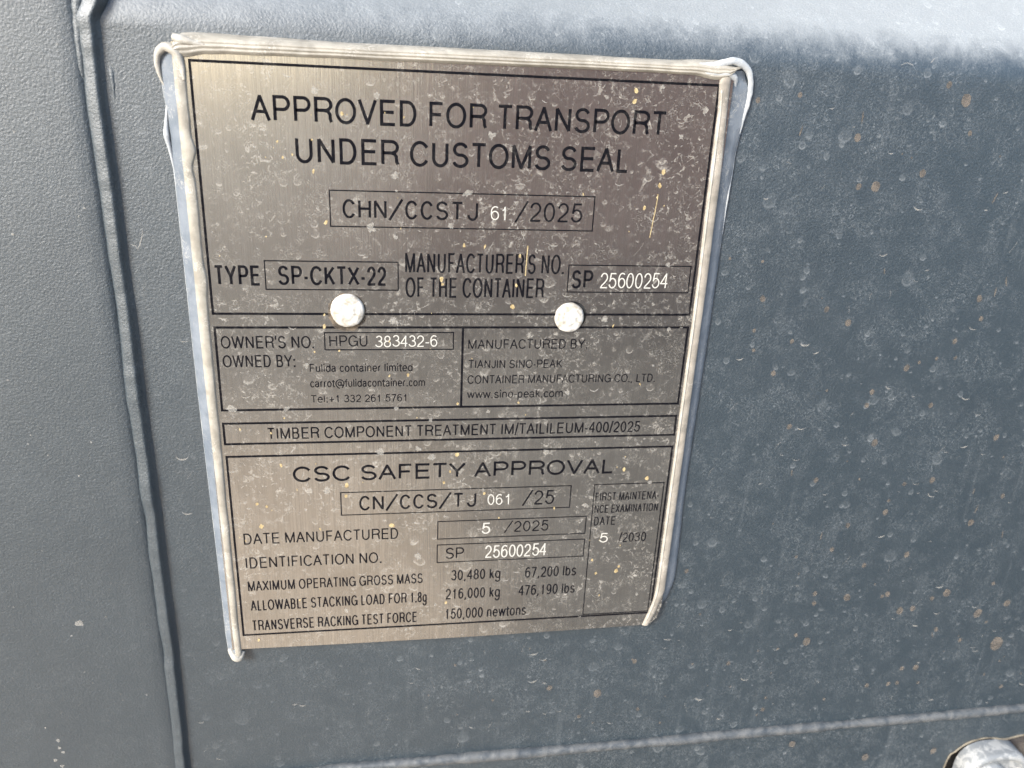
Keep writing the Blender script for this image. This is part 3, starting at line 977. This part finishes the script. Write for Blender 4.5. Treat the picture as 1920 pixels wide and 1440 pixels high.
zs = [4.0 - i * (257.0 / 170) for i in range(171)]
def l_inner(z):
    b = 1.1 + 0.15 * fnoise(z, 3, s=0.05)
    for zc, amp, wd in ((-30, -1.15, 3.2), (-36, 0.5, 3), (-77, -0.7, 4.5), (-20, -0.2, 3)):
        b += amp * math.exp(-((z - zc) / wd) ** 2)
    return max(-0.15, b)
v, f, fm, mats = side_run(-1, 0.0, zs,
    lambda z: lerp_tab([(-253, 7.6), (-240, 8.0), (-100, 9.1), (-20, 9.2), (-9, 10.0), (-2, 10.6), (4, 8.6)], z),
    lambda z: lerp_tab([(-253, 3.7), (-230, 4.0), (-100, 4.95), (5, 4.85)], z), l_inner, 0, 2.0, [M_LIP, M_BLUE, M_CREAM])
link('sealant_side', v, f, mats, SE, smooth=True, fmat=fm, auto=42, label='left sealant run, cream with a bluish outer face')
zs = [5.0 - i * (252.0 / 170) for i in range(171)]
v, f, fm, mats = side_run(1, 190.0, zs,
    lambda z: lerp_tab([(-247, 6.2), (-240, 8.0), (-232, 10.3), (-222, 11.4), (-170, 10.4), (-92, 10.9), (-52, 10.7), (-28, 11.2), (-10, 13.0), (-2, 13.0), (4, 10.5)], z),
    lambda z: lerp_tab([(-247, 4.2), (-238, 4.8), (-225, 5.5), (-90, 5.3), (-40, 4.9), (2, 3.6)], z),
    lambda z: lerp_tab([(-247, 1.2), (-100, 1.3), (-12, 0.3), (2, -0.6)], z), 0, 9.0, [M_LIP, M_BLUE, M_TAN],
    shift=lambda z: -4.6 * max(0, min(1, (-226 - z) / 21)) ** 1.5)
link('sealant_side', v, f, mats, SE, smooth=True, fmat=fm, auto=42, label='right sealant run, tan with a bluish outer face')

# bright inner thread along the right run's inner edge
pts, rr = [], []
for i in range(60):
    z = -2 - i * 4.1
    sh = -4.6 * max(0, min(1, (-226 - z) / 21)) ** 1.5
    pts.append((190.0 + lerp_tab([(-247, 2.0), (-100, 2.0), (-12, 1.2), (2, 0.4)], z) + sh, -0.75, z))
    rr.append(0.42 + 0.14 * fnoise(z, 4, s=0.06))
tv = tube(pts, rr, 200, 8, 0.9, 0.25, 2)
link('sealant_thread', tv[0], tv[1], M_HOOK, SE, smooth=True)

# top run with its tooled grooves
xs = [-4.6 + i * (201.1 / 150) for i in range(151)]
vs = []
prof_t = []
NT_ = 26
for x in xs:
    zi = lerp_tab([(-6, 0.2), (-1, 0.4), (6, 1.6), (15, 2.1), (60, 2.4), (150, 2.9), (178, 2.8), (188, 1.4), (192, 2.0), (196.5, 5.6)], x) + 0.18 * fnoise(x, 2, s=0.07)
    zo = lerp_tab([(-4.6, 5.6), (-3.6, 7.4), (-1.5, 8.3), (2, 8.5), (60, 7.7), (120, 7.9), (170, 7.6), (184, 8.2), (190, 8.4), (196.5, 6.4)], x) + 0.15 * fnoise(x, 8, s=0.08)
    for k in range(NT_):
        t = k / (NT_ - 1)
        z = zi + (zo - zi) * t
        base = -1.35 * math.sin(math.pi * min(1, t * 1.18 + 0.02)) ** 0.55 if t < 0.5 else lerp_tab([(0.5, -1.33), (0.68, -1.0), (0.86, 0.9), (1.0, 4.2)], t)
        gr = 0.17 * math.sin(t * 2 * math.pi * 4.6 + 0.35 * fnoise(x, 1, s=0.03)) * (1 if 0.1 < t < 0.85 else 0.2)
        vs.append((x, base + gr + (0.06 if k == 0 else 0) + 0.09 * fnoise(x, t * 9, s=0.12), z))
fs = grid_faces(len(xs), NT_)
fs.append(tuple(range(NT_)))
fs.append(tuple((len(xs) - 1) * NT_ + j for j in range(NT_)))
link('sealant_top', vs, fs, M_CREAM, SE, smooth=True, auto=70, label='top sealant run with tooled grooves')

# corner blobs, hooks and drips
V, Fc = merge(
    tube([(-8.6, 3.0, -10.2), (-9.9, 2.6, -7.0), (-10.6, 2.2, -3.0), (-9.8, 1.3, 1.2), (-7.2, 0.4, 3.4), (-4.6, -0.2, 2.6), (-2.6, -0.5, -0.6), (-1.6, -0.6, -7)], [0.2, 0.5, 0.9, 1.25, 1.5, 1.7, 1.5, 0.5], 90, 12, 0.8, 0.2, 3),
    tube([(-4.2, 0.6, 6.6), (-1.0, -0.6, 5.8), (6, -1.0, 4.4)], [1.2, 1.6, 0.6], 40, 12, 0.8, 0.2, 5))
link('corner_blob', V, Fc, M_HOOK, SE, smooth=True, label='cream hook of silicone at the upper left corner')
V, Fc = merge(
    tube([(-9.1, 3.4, -14.5), (-9.8, 3.0, -20.5), (-10.2, 2.8, -25.5), (-9.7, 3.0, -29.5), (-9.1, 3.2, -36), (-8.7, 3.2, -46)], [0.15, 0.55, 1.15, 0.75, 0.3, 0.12], 70, 12, 0.85, 0.15, 8))
link('drip', V, Fc, M_LIP, SE, smooth=True, label='white pointed drip on the left outer edge')
V, Fc = merge(
    tube([(178.0, 0.2, 5.6), (187.0, -0.2, 6.6), (194.5, 0.4, 8.2), (200.5, 1.6, 5.5), (203.2, 2.5, -0.5), (203.0, 2.9, -7.0), (201.6, 3.0, -15), (200.8, 3.2, -24), (200.6, 3.2, -33), (200.2, 3.0, -42), (200.2, 3.2, -54), (200.4, 3.4, -66)],
         [0.9, 1.3, 1.45, 1.3, 1.05, 0.95, 0.8, 0.5, 0.6, 0.75, 0.5, 0.2], 150, 14, 0.6, 0.25, 6),
    tube([(178, 0.1, 4.0), (186, -0.1, 3.8), (192.0, 0.0, 3.8), (195.5, 0.8, 2.2), (196.8, 1.8, -1.5)], [1.0, 1.5, 1.7, 1.3, 0.5], 60, 12, 0.8, 0.2, 11))
link('corner_blob', V, Fc, M_LIP, SE, smooth=True, label='white looping blob at the upper right corner')
V, Fc = merge(
    tube([(-6.6, 2.0, -248.5), (-4.2, 0.2, -251.8), (-2.2, 0.4, -252.2), (-0.6, 1.4, -249.5)], [1.0, 1.8, 1.9, 0.9], 40, 14, 0.95, 0.12, 2))
link('corner_blob', V, Fc, M_HOOK, SE, smooth=True, label='rounded grey white end of the left run')

# ------------------------------------------------------------------ dirt on wall and plate
def blob(cx, cz, rx, rz, rot, y, V, Fs, rough=0.25, n=22, seed=None):
    sd_ = rnd.random() * 90 if seed is None else seed
    b = len(V)
    c_, s_ = math.cos(rot), math.sin(rot)
    V.append((cx, y - 0.012, cz))
    for k in range(n):
        a = 2 * math.pi * k / n
        q = 1 + rough * (fnoise(math.cos(a) * 1.4 + sd_, math.sin(a) * 1.4) * 1.4 + 0.6 * fnoise(math.cos(a) * 4 + sd_, math.sin(a) * 4))
        x, z = rx * q * math.cos(a), rz * q * math.sin(a)
        V.append((cx + x * c_ - z * s_, y, cz + x * s_ + z * c_))
    for k in range(n):
        Fs.append((b, b + 1 + k, b + 1 + (k + 1) % n))

def crescent(cx, cz, r, w, y, V, Fs, a0=200, a1=340):
    b = len(V)
    n = 14
    sd_ = rnd.random() * 50
    for k in range(n + 1):
        t = k / n
        a = math.radians(a0 + (a1 - a0) * t)
        ww = w * math.sin(math.pi * t) * (1 + 0.7 * fnoise(t * 4, sd_)) + 0.03
        for q in (r, r - ww):
            V.append((cx + q * math.cos(a), y - 0.004, cz + q * math.sin(a) * 0.95))
    for k in range(n):
        a = b + 2 * k
        Fs.append((a, a + 1, a + 3, a + 2))

def thread(pts, w, y, V, Fs):
    c = catmull([(x, 0, z) for x, z in pts], 8 * len(pts))
    P = [(p.x + 0.15 * fnoise(i * .6, pts[0][0]), p.z + 0.15 * fnoise(i * .6, pts[0][1], 4)) for i, p in enumerate(c)]
    ribbon(P, w, y, V, Fs)

YW = 3.72      # the wall face (its ripple stays behind this)
def wall_y(x, z):
    w = 0.35 * fnoise(x, z, 3.0, s=0.012) + 0.12 * fnoise(x, z, 9.0, s=0.05)
    if x < -37:
        return 1.75 + 0.25 * fnoise(x, z, 1.0, s=0.02) - 0.16
    return 4.0 + w * 0.3 - 0.06

MUD = [(1500,178,4),(1421,188,4),(1812,188,9),(1608,258,6),(1730,325,6),(1610,350,5),(1638,350,3),(1819,250,4),(1780,159,5),(1642,350,8),(1528,1113,5),(1526,1131,5),(1588,1120,8),(1664,1114,6),
       (1654,1118,4),(1747,1122,5),(1775,1112,9),(1687,1145,8),(1711,1141,6),(1833,1150,10),(1888,1131,8),(1868,1207,16),(1512,1203,9),(1691,1253,5),(1717,1251,7),(1625,1285,5),(1665,1282,5),(1682,1280,5),
       (1800,1200,5),(1755,1180,5),(1590,605,6),(1635,735,5),(1625,760,5),(1640,830,7),(1550,580,5),(1700,690,6),(1745,760,5),(1790,640,5),(1836,560,6),(1868,820,6),(1748,900,6),(1660,960,6),(1590,985,5),
       (1530,900,5),(1480,800,5),(1820,980,7),(1880,930,5),(1700,1040,6),(1620,1060,5),(1560,1030,5),(1450,700,5),(1430,560,5),(1485,640,4),(1120,1300,9),(1030,1290,6),(1190,1240,5),(1430,1330,5),(1485,1395,8),(1622,1420,9),(1750,1408,8)]
def on_wall(px, py, d=4.0):
    # spot positions were measured on the photograph and are laid out on the wall's own plane here
    F_ = 1506.3
    v = right * ((px - 960) / F_) - up * ((py - 720) / F_) - back
    C_ = Vector((66.083, -306.136, 3.005))
    s_ = (d - C_.y) / v.y
    p = C_ + v * s_
    return p.x, p.z
V, Fs = [], []
for (px, py, r) in MUD:
    x, z = on_wall(px, py)
    if z > 6:
        continue
    mm_ = r / 4.6
    blob(x, z, mm_ * 1.05, mm_ * 1.3, rnd.uniform(-.4, .4), wall_y(x, z), V, Fs, 0.12)
for _ in range(80):
    x, z = rnd.uniform(205, 430), rnd.uniform(-318, 2)
    if rnd.random() < 0.3:
        x = rnd.uniform(60, 430); z = rnd.uniform(-318, -256)
    r = rnd.choice((0.35, 0.45, 0.55, 0.7, 0.9, 1.2))
    blob(x, z, r * 0.85, r, rnd.uniform(-.5, .5), wall_y(x, z), V, Fs, 0.25, 16)
for _ in range(14):
    x, z = rnd.uniform(210, 430), rnd.uniform(-300, 0)
    blob(x, z, 0.35, rnd.uniform(1.2, 2.6), rnd.uniform(-.5, .3), wall_y(x, z), V, Fs, 0.2, 14)
o = link('mud_spots', V, Fs, M_MUD, WALL, label='brown dried mud spots on the right of the wall')
o['kind'] = 'stuff'
face_to_camera(o)

V, Fs = [], []
def chalk_at(px, py, r, **k):
    x, z = on_wall(px, py)
    x, z = on_wall(px, py, 1.7) if x < -37 else (x, z)
    blob(x, z, r, r * 0.95, rnd.random(), wall_y(x, z), V, Fs, 0.45)
chalk_at(148, 1168, 1.7)
for (px, py) in ((109, 1388), (112, 1402), (118, 1410), (104, 1425), (116, 1436)):
    chalk_at(px, py, 0.8)
for _ in range(70):
    x, z = rnd.uniform(-112, -38), rnd.uniform(-318, 5)
    r = rnd.choice((0.12, 0.18, 0.25, 0.4))
    blob(x, z, r, r * 1.1, 0, wall_y(x, z), V, Fs, 0.4, 12)
for _ in range(240):
    x, z = rnd.uniform(-24, 430), rnd.uniform(-318, 0)
    if -12 < x < 206 and z > -256:
        continue
    if x < 60 and rnd.random() < 0.4:
        continue
    r = rnd.choice((0.5, 0.7, 0.9, 1.2, 1.5, 2.0, 2.6))
    crescent(x, z, r, r * rnd.uniform(0.15, 0.4), wall_y(x, z), V, Fs, rnd.uniform(180, 235), rnd.uniform(300, 355))
for _ in range(90):
    x, z = rnd.uniform(-24, 430), rnd.uniform(-318, 0)
    if -12 < x < 206 and z > -256:
        continue
    L_ = rnd.uniform(1.5, 6)
    a = rnd.uniform(-0.9, 0.4)
    thread([(x, z), (x + L_ * math.sin(a) * .5 + rnd.uniform(-.4, .4), z - L_ * .5), (x + L_ * math.sin(a), z - L_)], rnd.uniform(0.06, 0.14), wall_y(x, z), V, Fs)
for q in ([(245, 458), (254, 461), (258, 466), (264, 456)], [(262, 456), (266, 445), (267, 432)], [(1690, 122), (1700, 118), (1712, 122)], [(1745, 118), (1752, 110)]):
    thread([on_wall(*p) for p in q], 0.3, wall_y(*on_wall(*q[0])), V, Fs)
o = link('water_marks', V, Fs, M_CHALK, WALL, label='pale dried water marks on the wall')
o['kind'] = 'stuff'
face_to_camera(o)

# ochre specks and chalky splashes on the plate
V, Fs = [], []
OCH = [(611,417,3),(608,590,2),(608,612,3),(828,523,4),(830,533,3),(961,575,5),(968,535,3),(975,480,3),(870,460,3),(520,265,2),(548,290,2),(530,295,2),(585,262,2),(498,295,1),(641,213,3),
       (1193,170,4),(1190,190,4),(1244,322,4),(1237,348,4),(1232,370,2),(1208,390,3),(735,985,6),(650,910,4),(649,930,4),(527,873,3),(857,852,5),(1213,897,5),(490,987,5),(482,945,3),(500,950,3),
       (1155,1070,5),(1160,1062,3),(1117,1075,3),(836,1130,3),(450,805,2),(508,812,2),(533,784,2),(858,757,3),(765,703,3),(730,705,2),(590,660,2),(972,755,2),(1200,720,2),(730,640,2),(440,1195,2),(485,1200,3),(832,905,3),(908,925,3),(1110,1050,3),(1170,880,4)]
for (px, py, r) in OCH:
    x, z = on_wall(px, py, 0.0)
    k = r / 4.6
    blob(x, z, k * 0.8, k * rnd.uniform(0.8, 1.5), rnd.uniform(-.4, .4), -0.06, V, Fs, 0.35, 16)
for _ in range(45):
    x, z = rnd.uniform(2, 188), rnd.uniform(-240, -2)
    r = rnd.choice((0.12, 0.16, 0.2, 0.3, 0.42))
    blob(x, z, r * 0.8, r * rnd.uniform(0.9, 2.2), rnd.uniform(-.4, .4), -0.06, V, Fs, 0.35, 12)
thread([(170.5, -41.0), (170.2, -46), (169.6, -52), (169.0, -58)], 0.35, -0.06, V, Fs)
thread([(120.2, -62.0), (120.0, -68), (119.8, -74)], 0.4, -0.06, V, Fs)
o = link('ochre_specks', V, Fs, M_OCHRE, PL, label='ochre yellow specks spattered over the plate')
o['kind'] = 'stuff'
face_to_camera(o)

def on_text(x, z, m=0.8):
    return any(a - m < x < b + m and lo - m < z < hi + m for (_, a, b, lo, hi, _, _) in TEXTS)
V, Fs = [], []
for _ in range(95):
    x, z = rnd.uniform(2, 188), rnd.uniform(-244, -2)
    if on_text(x, z, 1.2):
        continue
    r = rnd.choice((0.35, 0.5, 0.7, 0.9, 1.2, 1.6))
    blob(x, z, r, r * rnd.uniform(0.7, 1.1), rnd.random() * 3, -0.052, V, Fs, 0.55, 22)
for _ in range(150):
    x, z = rnd.uniform(2, 188), rnd.uniform(-242, -2)
    if on_text(x, z, 1.6):
        continue
    r = rnd.choice((0.4, 0.6, 0.8, 1.1, 1.5, 2.0))
    crescent(x, z, r, r * rnd.uniform(0.15, 0.4), -0.052, V, Fs, rnd.uniform(170, 235), rnd.uniform(290, 360))
for _ in range(28):
    x, z = rnd.uniform(4, 186), rnd.uniform(-238, -4)
    L_ = rnd.uniform(1.5, 9)
    a = rnd.uniform(-1.0, 0.3)
    thread([(x, z), (x + L_ * math.sin(a) * .5 + rnd.uniform(-.4, .4), z - L_ * .5), (x + L_ * math.sin(a), z - L_)], rnd.uniform(0.05, 0.12), -0.055, V, Fs)
o = link('chalky_marks', V, Fs, M_CHALK, PL, label='pale chalky splash marks over the plate')
o['kind'] = 'stuff'
face_to_camera(o)
